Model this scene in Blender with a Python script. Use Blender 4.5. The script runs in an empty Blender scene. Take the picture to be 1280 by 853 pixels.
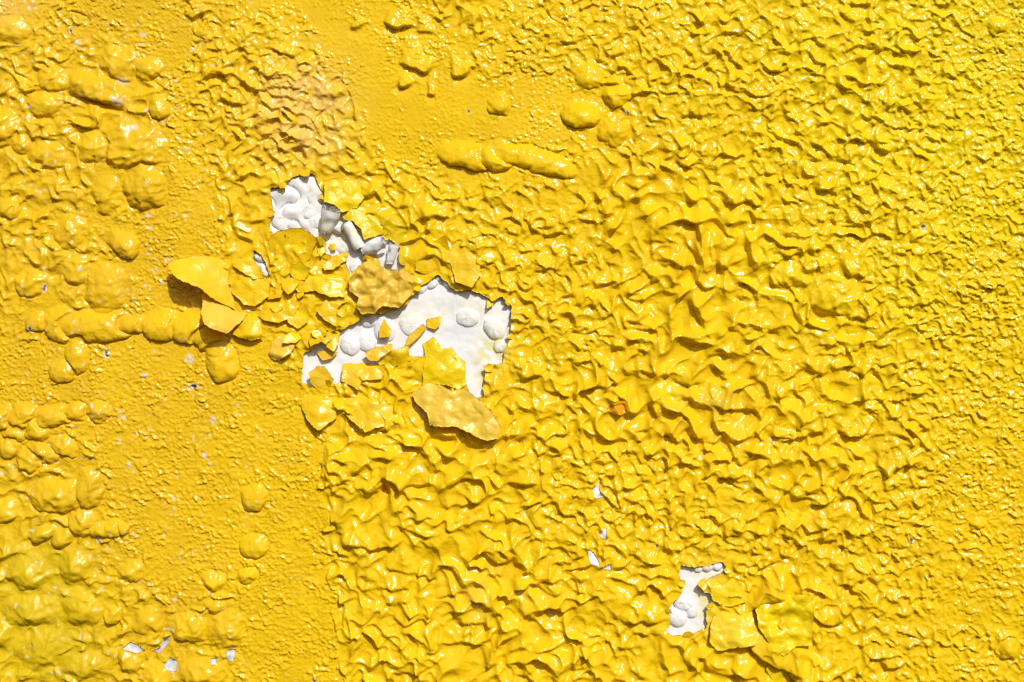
import bpy, math
import numpy as np

# ------------------------------------------------------------------ camera, sky, sun, exposure
PX = 0.00025                       # metres per photograph pixel: the framed piece of wall is 32 cm wide
CX, CY, ZC = 640.0, 426.5, 0.30    # middle of the framed piece; its height above the wall plate's foot
scene = bpy.context.scene

cam_data = bpy.data.cameras.new("camera")
cam = bpy.data.objects.new("camera", cam_data)
scene.collection.objects.link(cam)
CAM_D = 0.46
cam.location = (0.0, -CAM_D, ZC)
cam.rotation_euler = (math.radians(90), 0, 0)
cam_data.sensor_width = 36.0
cam_data.lens = 36.0 * CAM_D / (1280 * PX)
cam_data.clip_start = 0.01
cam_data.clip_end = 100.0
scene.camera = cam

SUN_TO = np.array([0.36, -1.0, 0.80])          # direction towards the sun (right, in front of the wall, up)
SUN_TO = SUN_TO / np.linalg.norm(SUN_TO)
world = bpy.data.worlds.new("World")
scene.world = world
world.use_nodes = True
wn = world.node_tree
wn.nodes.clear()
sky = wn.nodes.new("ShaderNodeTexSky")
sky.sky_type = 'NISHITA'
sky.sun_disc = False
sky.dust_density = 4.0
sky.ozone_density = 0.2
sky.sun_elevation = math.asin(SUN_TO[2])
sky.sun_rotation = math.atan2(SUN_TO[0], SUN_TO[1])
bg = wn.nodes.new("ShaderNodeBackground")
bg.inputs["Strength"].default_value = 0.08
out = wn.nodes.new("ShaderNodeOutputWorld")
wn.links.new(sky.outputs[0], bg.inputs[0])
wn.links.new(bg.outputs[0], out.inputs[0])

sun_data = bpy.data.lights.new("sun", 'SUN')
sun_data.energy = 4.2
sun_data.angle = math.radians(1.0)
sun_data.color = (1.0, 0.98, 0.95)
sun = bpy.data.objects.new("sun", sun_data)
scene.collection.objects.link(sun)
from mathutils import Vector
sun.rotation_euler = Vector(SUN_TO).to_track_quat('Z', 'Y').to_euler()
sun.location = (0.3, -1.0, 1.4)

scene.view_settings.view_transform = 'Standard'
scene.view_settings.look = 'None'
scene.view_settings.exposure = -0.46
scene.view_settings.gamma = 1.0
scene.view_settings.use_curve_mapping = False

# ------------------------------------------------------------------ helpers: noise, maps, meshes
rng = np.random.default_rng(7)
PERM = rng.permutation(512).astype(np.int64)
GA = rng.random(512) * 2 * np.pi
GX, GY = np.cos(GA), np.sin(GA)
GV = rng.random(512)

def pnoise(x, y, seed=0):
    """gradient noise, about -0.7..0.7"""
    x = x + seed * 17.31; y = y + seed * 9.77
    xi = np.floor(x).astype(np.int64); yi = np.floor(y).astype(np.int64)
    xf = x - xi; yf = y - yi
    u = xf * xf * xf * (xf * (xf * 6 - 15) + 10); v = yf * yf * yf * (yf * (yf * 6 - 15) + 10)
    def g(ix, iy, dx, dy):
        k = PERM[(PERM[(ix + seed * 57) & 511] + iy) & 511]
        return GX[k] * dx + GY[k] * dy
    a = g(xi, yi, xf, yf); b = g(xi + 1, yi, xf - 1, yf)
    c = g(xi, yi + 1, xf, yf - 1); d = g(xi + 1, yi + 1, xf - 1, yf - 1)
    return (a + u * (b - a)) + v * ((c + u * (d - c)) - (a + u * (b - a)))

def sst(a, b, x):
    t = np.clip((x - a) / (b - a), 0, 1)
    return t * t * (3 - 2 * t)

def sabs(x, e):
    return np.sqrt(x * x + e * e) - e

def table(rows):
    return np.array([[int(c) for c in r] for r in rows], float)

def sample(tab, X, Y):
    """smooth lookup of an 11 x 17 table laid over the photograph"""
    fx = np.clip(X / 80.0, 0, 15.999); fy = np.clip(Y / 85.3, 0, 9.999)
    ix = fx.astype(int); iy = fy.astype(int)
    u = fx - ix; v = fy - iy
    u = u * u * (3 - 2 * u); v = v * v * (3 - 2 * v)
    return (tab[iy, ix] * (1 - u) + tab[iy, ix + 1] * u) * (1 - v) + (tab[iy + 1, ix] * (1 - u) + tab[iy + 1, ix + 1] * u) * v

# size class of the wrinkles, 0 (4 px) .. 9 (64 px); columns 80 px apart, rows 85 px apart
SIZE = table(["62142144333554432",
              "54635344244445532",
              "65625521145445443",
              "55326665457854433",
              "56335566457765433",
              "43112555556766433",
              "32111566667766532",
              "55222577644566522",
              "65224667655555332",
              "76532356766676433",
              "76542346666786433"])
# how strongly the film is wrinkled, 0 flat .. 9
AMP = table(["33251114555555654",
             "55566322456666654",
             "55446621135666654",
             "55335655446666655",
             "55225555665777665",
             "32112455676777665",
             "22222366777777654",
             "44223366777777754",
             "54334566777777644",
             "54434566777666544",
             "44433555777766544"])
CELL = [4.2, 6.2, 8.6, 12.0, 16.5, 22.0, 30.0, 40.0, 52.0, 66.0]

def to_world(x, y, h):
    return np.stack([(x - CX) * PX, -h * PX, (CY - y) * PX + ZC], -1)

def link(ob, parent=None):
    scene.collection.objects.link(ob)
    if parent is not None:
        ob.parent = parent
    return ob

def raw_mesh(name, co, quads, mats, parent=None, col=None, tris=None):
    me = bpy.data.meshes.new(name)
    me.vertices.add(len(co)); me.vertices.foreach_set("co", np.ascontiguousarray(co, np.float32).ravel())
    nq = len(quads); nt = 0 if tris is None else len(tris)
    lv = np.asarray(quads, np.int32).ravel()
    st = np.arange(nq, dtype=np.int32) * 4
    if nt:
        lv = np.concatenate([lv, np.asarray(tris, np.int32).ravel()])
        st = np.concatenate([st, nq * 4 + np.arange(nt, dtype=np.int32) * 3])
    me.loops.add(len(lv)); me.loops.foreach_set("vertex_index", lv)
    me.polygons.add(len(st)); me.polygons.foreach_set("loop_start", st)
    me.update(calc_edges=True)
    me.validate()
    me.shade_smooth()
    if col is not None:
        at = me.color_attributes.new("tint", 'FLOAT_COLOR', 'POINT')
        c4 = np.ones((len(co), 4), np.float32); c4[:, :col.shape[1]] = col
        at.data.foreach_set("color", c4.ravel())
    me.materials.append(mats)
    return link(bpy.data.objects.new(name, me), parent)

def compact(idx):
    """vertex indices used -> (unique vertices, renumbered)"""
    u, inv = np.unique(idx.ravel(), return_inverse=True)
    return u, inv.reshape(idx.shape)

def sdf_poly(X, Y, pts):
    """signed distance, negative inside"""
    P = np.array(pts, float); Q = np.roll(P, -1, 0)
    d2 = np.full(X.shape, 1e18); ins = np.zeros(X.shape, bool)
    for (ax, ay), (bx, by) in zip(P, Q):
        ex, ey = bx - ax, by - ay
        L = ex * ex + ey * ey + 1e-9
        t = np.clip(((X - ax) * ex + (Y - ay) * ey) / L, 0, 1)
        d2 = np.minimum(d2, (X - ax - t * ex) ** 2 + (Y - ay - t * ey) ** 2)
        if by != ay:
            c = ((ay > Y) != (by > Y)) & (X < (bx - ax) * (Y - ay) / (by - ay) + ax)
            ins ^= c
    d = np.sqrt(d2)
    return np.where(ins, -d, d)

def Z(x0, y0, k, pts):
    """coordinates read in an enlargement (k times, corner x0 y0) -> photograph pixels"""
    return [(x0 + a / k, y0 + b / k) for a, b in pts]

def empty(name, loc=(0, 0, 0)):
    e = bpy.data.objects.new(name, None)
    e.location = loc
    e.empty_display_size = 0.01
    return link(e)

def tag(o, label=None, cat=None, group=None, kind=None):
    if label: o["label"] = label
    if cat: o["category"] = cat
    if group: o["group"] = group
    if kind: o["kind"] = kind

# ------------------------------------------------------------------ materials
def node_mat(name):
    m = bpy.data.materials.new(name); m.use_nodes = True
    nt = m.node_tree; nt.nodes.clear()
    o = nt.nodes.new("ShaderNodeOutputMaterial")
    b = nt.nodes.new("ShaderNodeBsdfPrincipled")
    nt.links.new(b.outputs[0], o.inputs[0])
    return m, nt, b

def paint_mat(name, rough=0.2, grain=0.25, spec=0.5, sss=0.0, white=False):
    """paint whose pigment comes from the 'tint' attribute (rgb) and whose dullness comes from its alpha"""
    m, nt, b = node_mat(name)
    N, L = nt.nodes, nt.links
    at = N.new("ShaderNodeAttribute"); at.attribute_name = "tint"
    geo = N.new("ShaderNodeNewGeometry")
    n1 = N.new("ShaderNodeTexNoise"); n1.inputs["Scale"].default_value = 90; n1.inputs["Detail"].default_value = 6
    L.new(geo.outputs["Position"], n1.inputs["Vector"])
    mr = N.new("ShaderNodeMapRange"); mr.inputs[1].default_value = 0.3; mr.inputs[2].default_value = 0.7
    mr.inputs[3].default_value = 0.94; mr.inputs[4].default_value = 1.05
    L.new(n1.outputs["Fac"], mr.inputs[0])
    mul = N.new("ShaderNodeVectorMath"); mul.operation = 'SCALE'
    L.new(at.outputs["Color"], mul.inputs[0]); L.new(mr.outputs[0], mul.inputs["Scale"])
    L.new(mul.outputs[0], b.inputs["Base Color"])
    n2 = N.new("ShaderNodeTexNoise"); n2.inputs["Scale"].default_value = 420; n2.inputs["Detail"].default_value = 3
    L.new(geo.outputs["Position"], n2.inputs["Vector"])
    r1 = N.new("ShaderNodeMapRange"); r1.inputs[1].default_value = 0.35; r1.inputs[2].default_value = 0.7
    r1.inputs[3].default_value = rough * 0.75; r1.inputs[4].default_value = rough * 1.5
    L.new(n2.outputs["Fac"], r1.inputs[0])
    inv = N.new("ShaderNodeMath"); inv.operation = 'SUBTRACT'; inv.inputs[0].default_value = 1.0
    L.new(at.outputs["Alpha"], inv.inputs[1])
    dul = N.new("ShaderNodeMath"); dul.operation = 'MULTIPLY_ADD'; dul.inputs[1].default_value = 0.5; dul.use_clamp = True
    L.new(inv.outputs[0], dul.inputs[0]); L.new(r1.outputs[0], dul.inputs[2])
    L.new(dul.outputs[0], b.inputs["Roughness"])
    b.inputs["Specular IOR Level"].default_value = spec
    # orange peel and dust: fine relief
    n3 = N.new("ShaderNodeTexNoise"); n3.inputs["Scale"].default_value = 1500; n3.inputs["Detail"].default_value = 3
    L.new(geo.outputs["Position"], n3.inputs["Vector"])
    n4 = N.new("ShaderNodeTexNoise"); n4.inputs["Scale"].default_value = 500; n4.inputs["Detail"].default_value = 2
    L.new(geo.outputs["Position"], n4.inputs["Vector"])
    ad = N.new("ShaderNodeMath"); ad.operation = 'MULTIPLY_ADD'; ad.inputs[1].default_value = 0.5
    L.new(n3.outputs["Fac"], ad.inputs[0]); L.new(n4.outputs["Fac"], ad.inputs[2])
    bp = N.new("ShaderNodeBump"); bp.inputs["Strength"].default_value = grain; bp.inputs["Distance"].default_value = 0.0006
    L.new(ad.outputs[0], bp.inputs["Height"]); L.new(bp.outputs[0], b.inputs["Normal"])
    return m

M_YELLOW = paint_mat("yellow_gloss_paint", 0.11, 0.14, spec=0.27)
M_FLAKE = paint_mat("yellow_flake_paint", 0.16, 0.16, spec=0.34)
M_WHITE = paint_mat("white_undercoat", 0.62, 0.1, spec=0.3, sss=0.0, white=True)

def plain(name, c, r):
    m, nt, b = node_mat(name)
    n = nt.nodes.new("ShaderNodeTexNoise"); n.inputs["Scale"].default_value = 60; n.inputs["Detail"].default_value = 6
    g = nt.nodes.new("ShaderNodeNewGeometry"); nt.links.new(g.outputs["Position"], n.inputs["Vector"])
    cr = nt.nodes.new("ShaderNodeValToRGB")
    cr.color_ramp.elements[0].color = tuple(v * 0.85 for v in c) + (1,); cr.color_ramp.elements[1].color = tuple(min(1, v * 1.1) for v in c) + (1,)
    nt.links.new(n.outputs["Fac"], cr.inputs[0]); nt.links.new(cr.outputs[0], b.inputs["Base Color"])
    b.inputs["Roughness"].default_value = r
    return m
M_PLASTER = plain("grey_plaster", (0.42, 0.41, 0.40), 0.9)

YEL = np.array([0.86, 0.555, 0.008])
LEMON = np.array([0.84, 0.61, 0.006])
OCHRE = np.array([0.77, 0.475, 0.018])
PEACH = np.array([0.85, 0.54, 0.12])
DULL = np.array([0.76, 0.51, 0.05])
GREENISH = np.array([0.62, 0.47, 0.008])
WHITE = np.array([0.87, 0.88, 0.90])

# ------------------------------------------------------------------ the wall plate behind the paint
WX0, WX1, WY0, WY1 = -560, 1840, -480, CY + ZC / PX
BACK = -14.0                                       # px: white coat lies at 0, the plaster below it
def box_pts(x0, x1, y0, y1, h0, h1):
    c = [(x, y, h) for h in (h0, h1) for y in (y0, y1) for x in (x0, x1)]
    a = np.array(c, float)
    return to_world(a[:, 0], a[:, 1], a[:, 2])
bq = [(0, 1, 3, 2), (4, 6, 7, 5), (0, 4, 5, 1), (2, 3, 7, 6), (0, 2, 6, 4), (1, 5, 7, 3)]
me = bpy.data.meshes.new("wall")
me.from_pydata([tuple(v) for v in box_pts(WX0, WX1, WY0, WY1, -214, -3.0)], [], bq)
me.materials.append(M_PLASTER)
wall = link(bpy.data.objects.new("wall", me)); tag(wall, "grey plaster wall carrying the blistered yellow paint", "wall", kind="structure")

# ------------------------------------------------------------------ relief of the yellow film
def wrinkle(x, y, seed):
    """crinkled film at unit cell size: a net of sharp ridges that meet in star-shaped peaks, with hollow facets between"""
    wx = pnoise(x * 0.8, y * 0.8, seed + 11); wy = pnoise(x * 0.8, y * 0.8, seed + 12)
    x = x + 0.6 * wx; y = y + 0.6 * wy
    a = pnoise(x * 0.80, y * 0.84, seed + 1)
    b = pnoise(x * 0.86, y * 0.80, seed + 2)
    c = pnoise(x * 0.55, y * 0.55, seed + 4)
    r1 = np.clip(1 - 2.6 * sabs(a, 0.02), 0, 1); r2 = np.clip(1 - 2.6 * sabs(b, 0.02), 0, 1)
    net = 0.5 * (r1 ** 2.4 + r2 ** 2.4) + 0.45 * r1 * r2
    pil = sabs(pnoise(x * 0.7, y * 0.75, seed + 5), 0.03) * 1.2
    m = sst(-0.1, 0.3, pnoise(x * 0.3, y * 0.3, seed + 3))
    return 0.5 * c + net * (1.0 - 0.45 * m) + 0.55 * pil * m - 0.35

FLAT_BANDS = [([(345,-80),(440,-80),(455,30),(520,75),(600,105),(705,88),(722,140),(705,182),(560,178),(460,172),(446,120),(405,75)], 0.06, 0.8),
              ([(155,-80),(228,-80),(246,60),(236,120),(226,170),(262,250),(276,310),(215,322),(196,392),(150,388),(186,330),(172,280),(214,262),(212,150),(214,110),(160,50)], 0.20, 1.4),
              ([(140,440),(300,470),(372,455),(392,520),(404,600),(412,700),(432,780),(446,920),(330,930),(300,820),(296,700),(225,770),(160,690),(140,600),(120,500)], 0.26, 1.7),
              ([(-20,430),(60,428),(70,500),(10,505),(-20,500)], 0.2, 1.5)]

def base_relief(X, Y):
    jx = 26 * pnoise(X / 60, Y / 60, 31) + 10 * pnoise(X / 18, Y / 18, 33)
    jy = 26 * pnoise(X / 60, Y / 60, 32) + 10 * pnoise(X / 18, Y / 18, 34)
    S = sample(SIZE, X + jx, Y + jy); A = sample(AMP, X + jx, Y + jy) / 9.0
    A = A + 0.02 * sst(1000, 1150, X) + 0.16 * sst(230, 300, X) * sst(440, 380, X) * sst(480, 560, Y) + 0.10 * sst(460, 540, Y) * sst(330, 250, X) * sst(90, 160, X)
    pk = np.exp(-(((X - 375) / 62) ** 2 + ((Y - 120) / 80) ** 2)); A = A + 0.35 * pk; S = S * (1 - 0.6 * pk) + 3.6 * 0.6 * pk
    S = S + 1.3 * pnoise(X / 45, Y / 45, 35) - 0.55 * sst(3.5, 5.0, S) - 0.5 * sst(1080, 1220, X)
    wx, wy = X + 9 * pnoise(X / 16, Y / 16, 36) + 20 * pnoise(X / 34, Y / 34, 38), Y + 9 * pnoise(X / 16, Y / 16, 37)
    for poly, aa, ss in FLAT_BANDS:                  # calm bands with a crisp border
        t = sst(5.0, -5.0, sdf_poly(wx, wy, poly))
        A = A * (1 - t) + np.minimum(A, aa) * t; S = S * (1 - t) + ss * t
    east = sst(402, 412, wx - 0.06 * (wy - 600)) * sst(470, 500, Y) * sst(700, 560, X)
    A = np.maximum(A, 0.62 * east); S = np.maximum(S, 5.0 * east)
    h = np.zeros_like(X)
    for k, s in enumerate(CELL):
        w = np.clip(1 - np.abs(S - k), 0, 1)
        if k == 0: w = np.maximum(w, (S < 0) * 1.0)
        if k == len(CELL) - 1: w = np.maximum(w, (S > k) * 1.0)
        ok = w > 0
        if not ok.any(): continue
        x, y, ww = X[ok] / s, Y[ok] / s, w[ok]
        v = wrinkle(x, y, 40 + k * 7)
        c2 = 0.42 - 0.26 * min(1.0, max(0.0, (k - 2) / 3.5)); c3 = 0.12 if k < 5 else 0.03
        v = 1.12 * v + c2 * wrinkle(x * 2.2, y * 2.2, 43 + k * 7) * (0.3 + 0.7 * sst(-0.2, 0.25, pnoise(x * 0.4, y * 0.4, 13 + k)))
        v = v + c3 * wrinkle(x * 4.3, y * 4.3, 45 + k * 7) * sst(0.05, 0.35, pnoise(x * 0.6, y * 0.6, 3 + k))
        cov = sst(-0.22, 0.22, pnoise(x / 2.6, y / 2.6, 90 + k) * 0.95 + (A[ok] - 0.30) * 1.3)
        h[ok] += (1.5, 1.45, 1.3, 1.1)[min(k, 3)] * (1 if k < 4 else 0.893) * ww * s * v * (0.08 + 0.92 * cov) * (0.15 + 0.34 * A[ok])
    # grit everywhere, stronger where the film lies flat
    flat = sst(0.55, 0.15, A)
    g = sst(-0.05, 0.4, pnoise(X / 3.0, Y / 3.0, 5)) * 1.1 + 1.3 * sst(0.05, 0.4, pnoise(X / 6.0, Y / 5.0, 6)) + 0.3 * pnoise(X / 2.6, Y / 2.6, 4)
    gm = sst(-0.3, 0.35, pnoise(X / 42, Y / 42, 8))
    smooth_band = np.exp(-(((X - 520) / 150) ** 2 + ((Y - 130) / 50) ** 2)) + np.exp(-(((X - 390) / 60) ** 2 + ((Y - 25) / 40) ** 2))
    h += g * (0.18 + flat * 0.85 * (0.15 + 0.85 * gm)) * (1 - 0.75 * np.clip(smooth_band, 0, 1))
    h += 5.0 * pnoise(X / 130, Y / 130, 9)
    return h, S, A

STEP = 1.1
xs = np.arange(-60, 1340.01, STEP); ys = np.arange(-60, 913.01, STEP)
GXX, GYY = np.meshgrid(xs, ys)
NY, NX = GXX.shape
H, SMAP, AMAP = base_relief(GXX, GYY)

def window(x0, x1, y0, y1):
    i0 = max(0, int((x0 + 60) / STEP)); i1 = min(NX, int((x1 + 60) / STEP) + 2)
    j0 = max(0, int((y0 + 60) / STEP)); j1 = min(NY, int((y1 + 60) / STEP) + 2)
    return slice(j0, j1), slice(i0, i1)

# --- folds: lips whose lower edge is steep; read off the photograph in 4x enlargements
def fold(pts, hgt, up=15.0):
    P = np.array(pts, float)
    for _ in range(2):                              # round the corners
        Q = [P[0]]
        for a, b in zip(P[:-1], P[1:]):
            Q += [0.75 * a + 0.25 * b, 0.25 * a + 0.75 * b]
        P = np.array(Q + [P[-1]])
    m = 45
    sl = window(P[:, 0].min() - m, P[:, 0].max() + m, P[:, 1].min() - m, P[:, 1].max() + m)
    X, Y = GXX[sl], GYY[sl]
    X = X + 3.0 * pnoise(X / 14, Y / 14, 71); Y = Y + 3.0 * pnoise(X / 14, Y / 14, 72)
    best = np.full(X.shape, 1e9); sd = np.zeros(X.shape); tt = np.zeros(X.shape)
    seg = np.linalg.norm(np.diff(P, axis=0), axis=1); cum = np.concatenate([[0], np.cumsum(seg)])
    for k in range(len(P) - 1):
        ax, ay = P[k]; ex, ey = P[k + 1] - P[k]; L = seg[k] + 1e-9
        t = np.clip(((X - ax) * ex + (Y - ay) * ey) / (L * L), 0, 1)
        dx, dy = X - ax - t * ex, Y - ay - t * ey
        d = np.hypot(dx, dy)
        s = np.sign(ex * dy - ey * dx)              # + below a line drawn left to right
        u = d < best
        best[u] = d[u]; sd[u] = (d * s)[u]; tt[u] = ((cum[k] + t * L) / cum[-1])[u]
    taper = np.clip(np.minimum(tt, 1 - tt) * 5.0, 0, 1) ** 0.6
    upd = np.where(sd < 0, best, 0)
    g = np.where(sd < 0, np.exp(-(upd / up) ** 1.3), np.exp(-(best / 3.2) ** 2))
    end = ((tt <= 0) | (tt >= 1))
    g = g * np.where(end, 0, taper)
    H[sl] += 0.72 * hgt * g - 0.22 * hgt * np.where(sd > 0, np.exp(-((best - 7) / 6) ** 2), 0) * taper * (~end)

FOLDS = {
 (640, 213): [([(740,490),(800,460),(870,460),(910,500),(940,575),(980,590),(1030,550)],9),([(400,540),(430,560),(520,545),(600,510)],6),
   ([(640,480),(690,520),(710,560)],5),([(1000,470),(1080,475),(1170,430)],6),([(660,370),(700,340),(760,370)],5),([(460,225),(500,185),(560,170),(600,130)],4),
   ([(560,740),(620,750),(680,720)],5),([(330,690),(400,660),(440,650)],4),([(1050,760),(1150,820),(1220,770)],5),([(920,640),(940,740),(1000,850)],5),
   ([(1040,150),(1110,160),(1200,140)],7),([(870,270),(960,235),(1040,260),(1080,330),(1130,330)],8),([(560,60),(610,85),(680,60)],5),([(280,460),(340,460),(390,400)],4),
   ([(110,490),(150,500),(200,470)],4),([(0,245),(50,245)],4),([(80,290),(180,280)],4)],
 (640, 426): [([(960,60),(1020,70),(1100,45)],6),([(790,190),(860,205),(940,215)],6),([(1010,310),(1080,330),(1200,335),(1230,350)],8),([(950,510),(1010,505),(1080,450)],6),
   ([(1110,610),(1180,600),(1220,540),(1270,590)],6),([(960,665),(1020,660),(1100,680),(1150,650)],5),([(80,520),(150,550),(200,540),(270,545)],5),
   ([(170,260),(240,230),(310,270),(380,210),(450,230),(540,190),(600,190)],6),([(740,350),(780,350),(850,330)],5),([(770,610),(830,610),(930,575)],5),
   ([(750,440),(810,480),(880,430)],6),([(40,190),(120,160),(220,120)],5),([(480,350),(550,350),(600,340)],4),([(410,600),(450,610),(500,590)],4),([(580,750),(640,700),(680,690)],5)],
 (960, 426): [([(90,240),(160,250),(215,225)],5),([(340,430),(420,475),(480,450),(520,390)],9),([(380,310),(450,280),(500,270)],5),([(540,640),(600,650),(700,600),(760,590)],6),
   ([(140,440),(200,430),(280,450)],5),([(390,140),(470,160),(530,100)],6),([(250,670),(300,680),(350,640)],5),([(210,810),(280,790),(350,760)],5),([(570,740),(610,740),(650,720)],5),
   ([(180,90),(250,150),(310,160)],5),([(630,280),(700,290),(790,230)],5),([(690,440),(760,450),(800,420)],5),([(380,40),(450,45)],4)],
 (320, 426): [([(560,560),(640,580),(700,570)],6),([(430,360),(490,390),(550,450),(640,440),(700,420)],6),([(690,460),(740,470),(790,540),(900,560)],5),([(660,750),(740,715),(860,710)],8),
   ([(340,710),(420,700),(490,720)],6),([(960,715),(1040,680),(1100,670),(1150,690)],6),([(920,830),(1000,820),(1110,790)],6),([(420,690),(520,640),(560,580)],5),([(330,600),(370,630),(420,660)],5),
   ([(270,400),(320,450),(350,430)],5),([(490,720),(560,715),(640,740)],6),([(880,660),(900,640),(930,570)],5)],
 (320, 640): [([(430,150),(500,140),(540,160),(580,180),(700,150),(740,130)],8),([(640,265),(740,300),(800,290)],5),([(800,300),(860,310),(910,320)],5),([(590,355),(680,375),(770,365)],5),
   ([(690,515),(750,560),(840,500),(900,530)],6),([(650,745),(760,800),(870,770)],7),([(900,420),(980,410),(1070,380)],6),([(1000,550),(1100,540),(1200,570)],8),([(1150,765),(1190,750),(1220,700)],6),
   ([(720,15),(800,20),(910,25)],6),([(1120,170),(1190,245),(1280,240)],8),([(960,60),(990,90),(1040,75)],5),([(340,100),(400,90),(440,100)],4),([(420,430),(460,440),(500,410)],4),([(600,610),(680,600)],4)],
 (640, 640): [([(0,240),(60,260),(100,250)],6),([(10,360),(90,360),(150,335),(240,330)],8),([(190,470),(260,490),(330,455)],8),([(540,525),(600,535),(730,540)],5),([(0,810),(60,800),(110,780)],5),
   ([(330,690),(370,700),(410,640)],6),([(540,210),(600,200),(680,215)],4),([(740,150),(800,190),(850,170)],4),([(1040,90),(1110,120),(1170,60)],6),([(950,60),(990,120),(1010,90)],5),([(580,590),(680,600),(760,600)],4)],
 (960, 640): [([(-140,620),(-60,700),(40,760),(160,790)],13),([(60,800),(200,845),(360,800)],12),([(220,500),(300,570),(400,500)],11),([(-190,760),(-60,830),(60,865)],12),([(70,70),(110,130),(170,160),(190,150)],6),([(170,100),(210,95),(260,70),(330,60)],6),([(250,125),(300,140),(340,100)],5),([(320,350),(380,350),(455,345),(500,270)],8),
   ([(510,715),(560,720),(600,700)],5),([(560,740),(620,780),(680,740)],6),([(450,460),(500,468),(545,465)],5),([(360,500),(400,490),(440,460)],6),([(600,150),(650,170),(690,150)],4),([(500,320),(540,350),(570,290)],4)],
 (960, 213): [([(350,520),(420,520),(480,520)],5),([(370,720),(450,735),(510,740),(530,650)],8),([(540,840),(600,770),(650,790)],5),([(680,680),(760,660),(840,650)],6),([(0,420),(60,410),(130,420),(200,390),(280,390)],6),
   ([(10,560),(60,560)],4),([(230,690),(290,700),(350,660)],6),([(220,90),(300,95),(350,125)],5),([(160,510),(200,500),(240,490)],4),([(1020,580),(1100,580),(1200,600)],4),([(700,350),(760,360),(820,340)],4),([(380,240),(470,280),(540,240)],4)],
 (960, 0): [([(360,680),(420,695),(490,690)],6),([(490,690),(560,760),(640,745),(690,690)],6),([(480,240),(570,250)],4),([(580,330),(620,335),(660,330)],4),([(560,510),(620,540),(700,540)],5),
   ([(0,350),(60,360),(110,330)],5),([(340,800),(390,805),(440,760)],5),([(840,370),(900,390),(1000,340)],4),([(440,420),(520,430),(600,420)],4)],
 (640, 0): [([(880,110),(920,115),(990,75)],5),([(1040,160),(1130,175),(1190,130)],6),([(690,600),(780,620)],4),([(730,750),(800,750),(880,720)],6),([(810,800),(870,830),(940,790)],6),([(880,560),(960,580),(1010,550)],5),
   ([(570,140),(640,130)],3),([(220,210),(330,215)],4),([(440,270),(520,275),(560,260)],4),([(0,120),(50,130),(90,100)],3)],
 (320, 0): [([(60,250),(110,245),(150,280),(230,265)],6),([(0,450),(90,440),(170,440),(240,450)],5),([(40,380),(100,380),(150,370)],4),([(210,350),(260,360),(290,350)],4),([(640,110),(710,145),(790,120)],9),
   ([(720,320),(790,330),(850,370),(890,300)],8),([(980,380),(1050,370),(1070,330)],8),([(710,410),(750,440),(780,400)],7),([(860,470),(900,470)],5),([(170,750),(220,730),(280,720)],6),([(480,130),(510,145),(540,110)],5),([(800,150),(850,165),(890,150)],4)],
 (0, 0): [([(1010,380),(1100,370),(1160,385)],7),([(1100,490),(1160,510),(1210,520),(1250,470)],6),([(160,560),(240,590),(300,570)],5),([(930,60),(980,100),(1040,40)],5)],
 (320, 213): [([(780,260),(870,220),(960,230)],7),([(1080,470),(1150,470),(1200,430)],6),([(770,480),(830,440),(900,400)],5)],
}
for (ox, oy), fl in FOLDS.items():
    for pts, hh in fl:
        p = Z(ox, oy, 4.0, pts)
        if p[0][0] > p[-1][0]: p = p[::-1]
        fold(p, hh * 1.05, 11.0 + hh)

# --- blisters: domes with steep feet, read off the photograph (x, y, rx, ry, turn in degrees, height)
BLISTERS = [
 (52,404,14,12,0,8),(80,408,17,22,0,11),(126,410,34,20,0,13),(171,407,16,11,0,9),(205,410,20,18,0,12),(241,413,19,19,0,13),(264,428,20,15,30,11),(279,456,19,23,-10,11),
 (98,447,14,22,0,9),(80,467,16,13,20,9),(133,363,26,30,0,9),(157,307,22,14,35,11),(97,340,17,18,0,8),(42,356,20,17,-10,9),(89,292,18,20,15,8),(165,186,43,32,10,11),(184,238,27,25,20,15),
 (135,246,17,25,0,8),(150,83,25,20,20,9),(186,88,17,14,0,9),(201,137,12,15,0,9),(122,114,42,17,20,12),(68,103,19,15,0,7),(58,133,21,15,0,8),(4,162,20,24,0,12),(15,42,24,16,0,7),
 (118,188,18,20,0,7),(62,196,26,16,10,7),(12,262,16,12,0,8),(30,182,14,12,0,6),(5,522,13,15,0,10),(32,522,18,16,0,11),(20,543,18,9,0,8),(49,540,15,14,20,10),(71,521,25,13,-10,9),(98,516,13,12,0,8),(126,514,14,13,0,9),
 (57,566,22,11,15,9),(82,559,19,12,20,9),(38,577,16,12,40,9),(14,561,13,11,0,9),(75,622,36,20,0,11),(113,612,16,25,0,10),(80,674,14,12,0,9),(54,667,17,9,-30,9),(104,655,15,15,0,9),(136,662,22,9,-12,9),(158,660,9,8,0,8),
 (38,716,28,22,0,11),(96,708,20,22,15,10),(42,764,36,20,0,11),(105,762,26,20,0,10),(55,812,36,24,0,10),(108,832,32,16,0,8),(166,714,16,14,0,8),(142,769,12,11,0,8),(187,777,19,16,0,7),(240,786,28,18,0,10),
 (283,786,25,24,0,9),(268,727,15,14,0,8),(271,757,13,9,0,8),(318,683,18,14,0,8),(319,623,16,16,0,9),(311,719,14,10,0,7),(164,826,15,18,0,8),(200,846,20,14,0,8),(254,842,32,19,0,9),(8,640,16,14,0,8),
 (726,147,24,15,8,12),(768,121,17,14,10,9),(735,98,19,15,10,7),(766,166,18,19,0,8),(624,133,14,14,0,8),(588,199,31,16,10,12),(624,198,16,20,-20,13),(672,204,40,15,16,11),(1256,806,16,18,0,8),(1220,655,10,7,0,5),(1258,812,13,13,0,7),
 (985,345,18,15,0,5),(1245,35,15,10,0,6),(1040,372,30,24,5,7),
]
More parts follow.
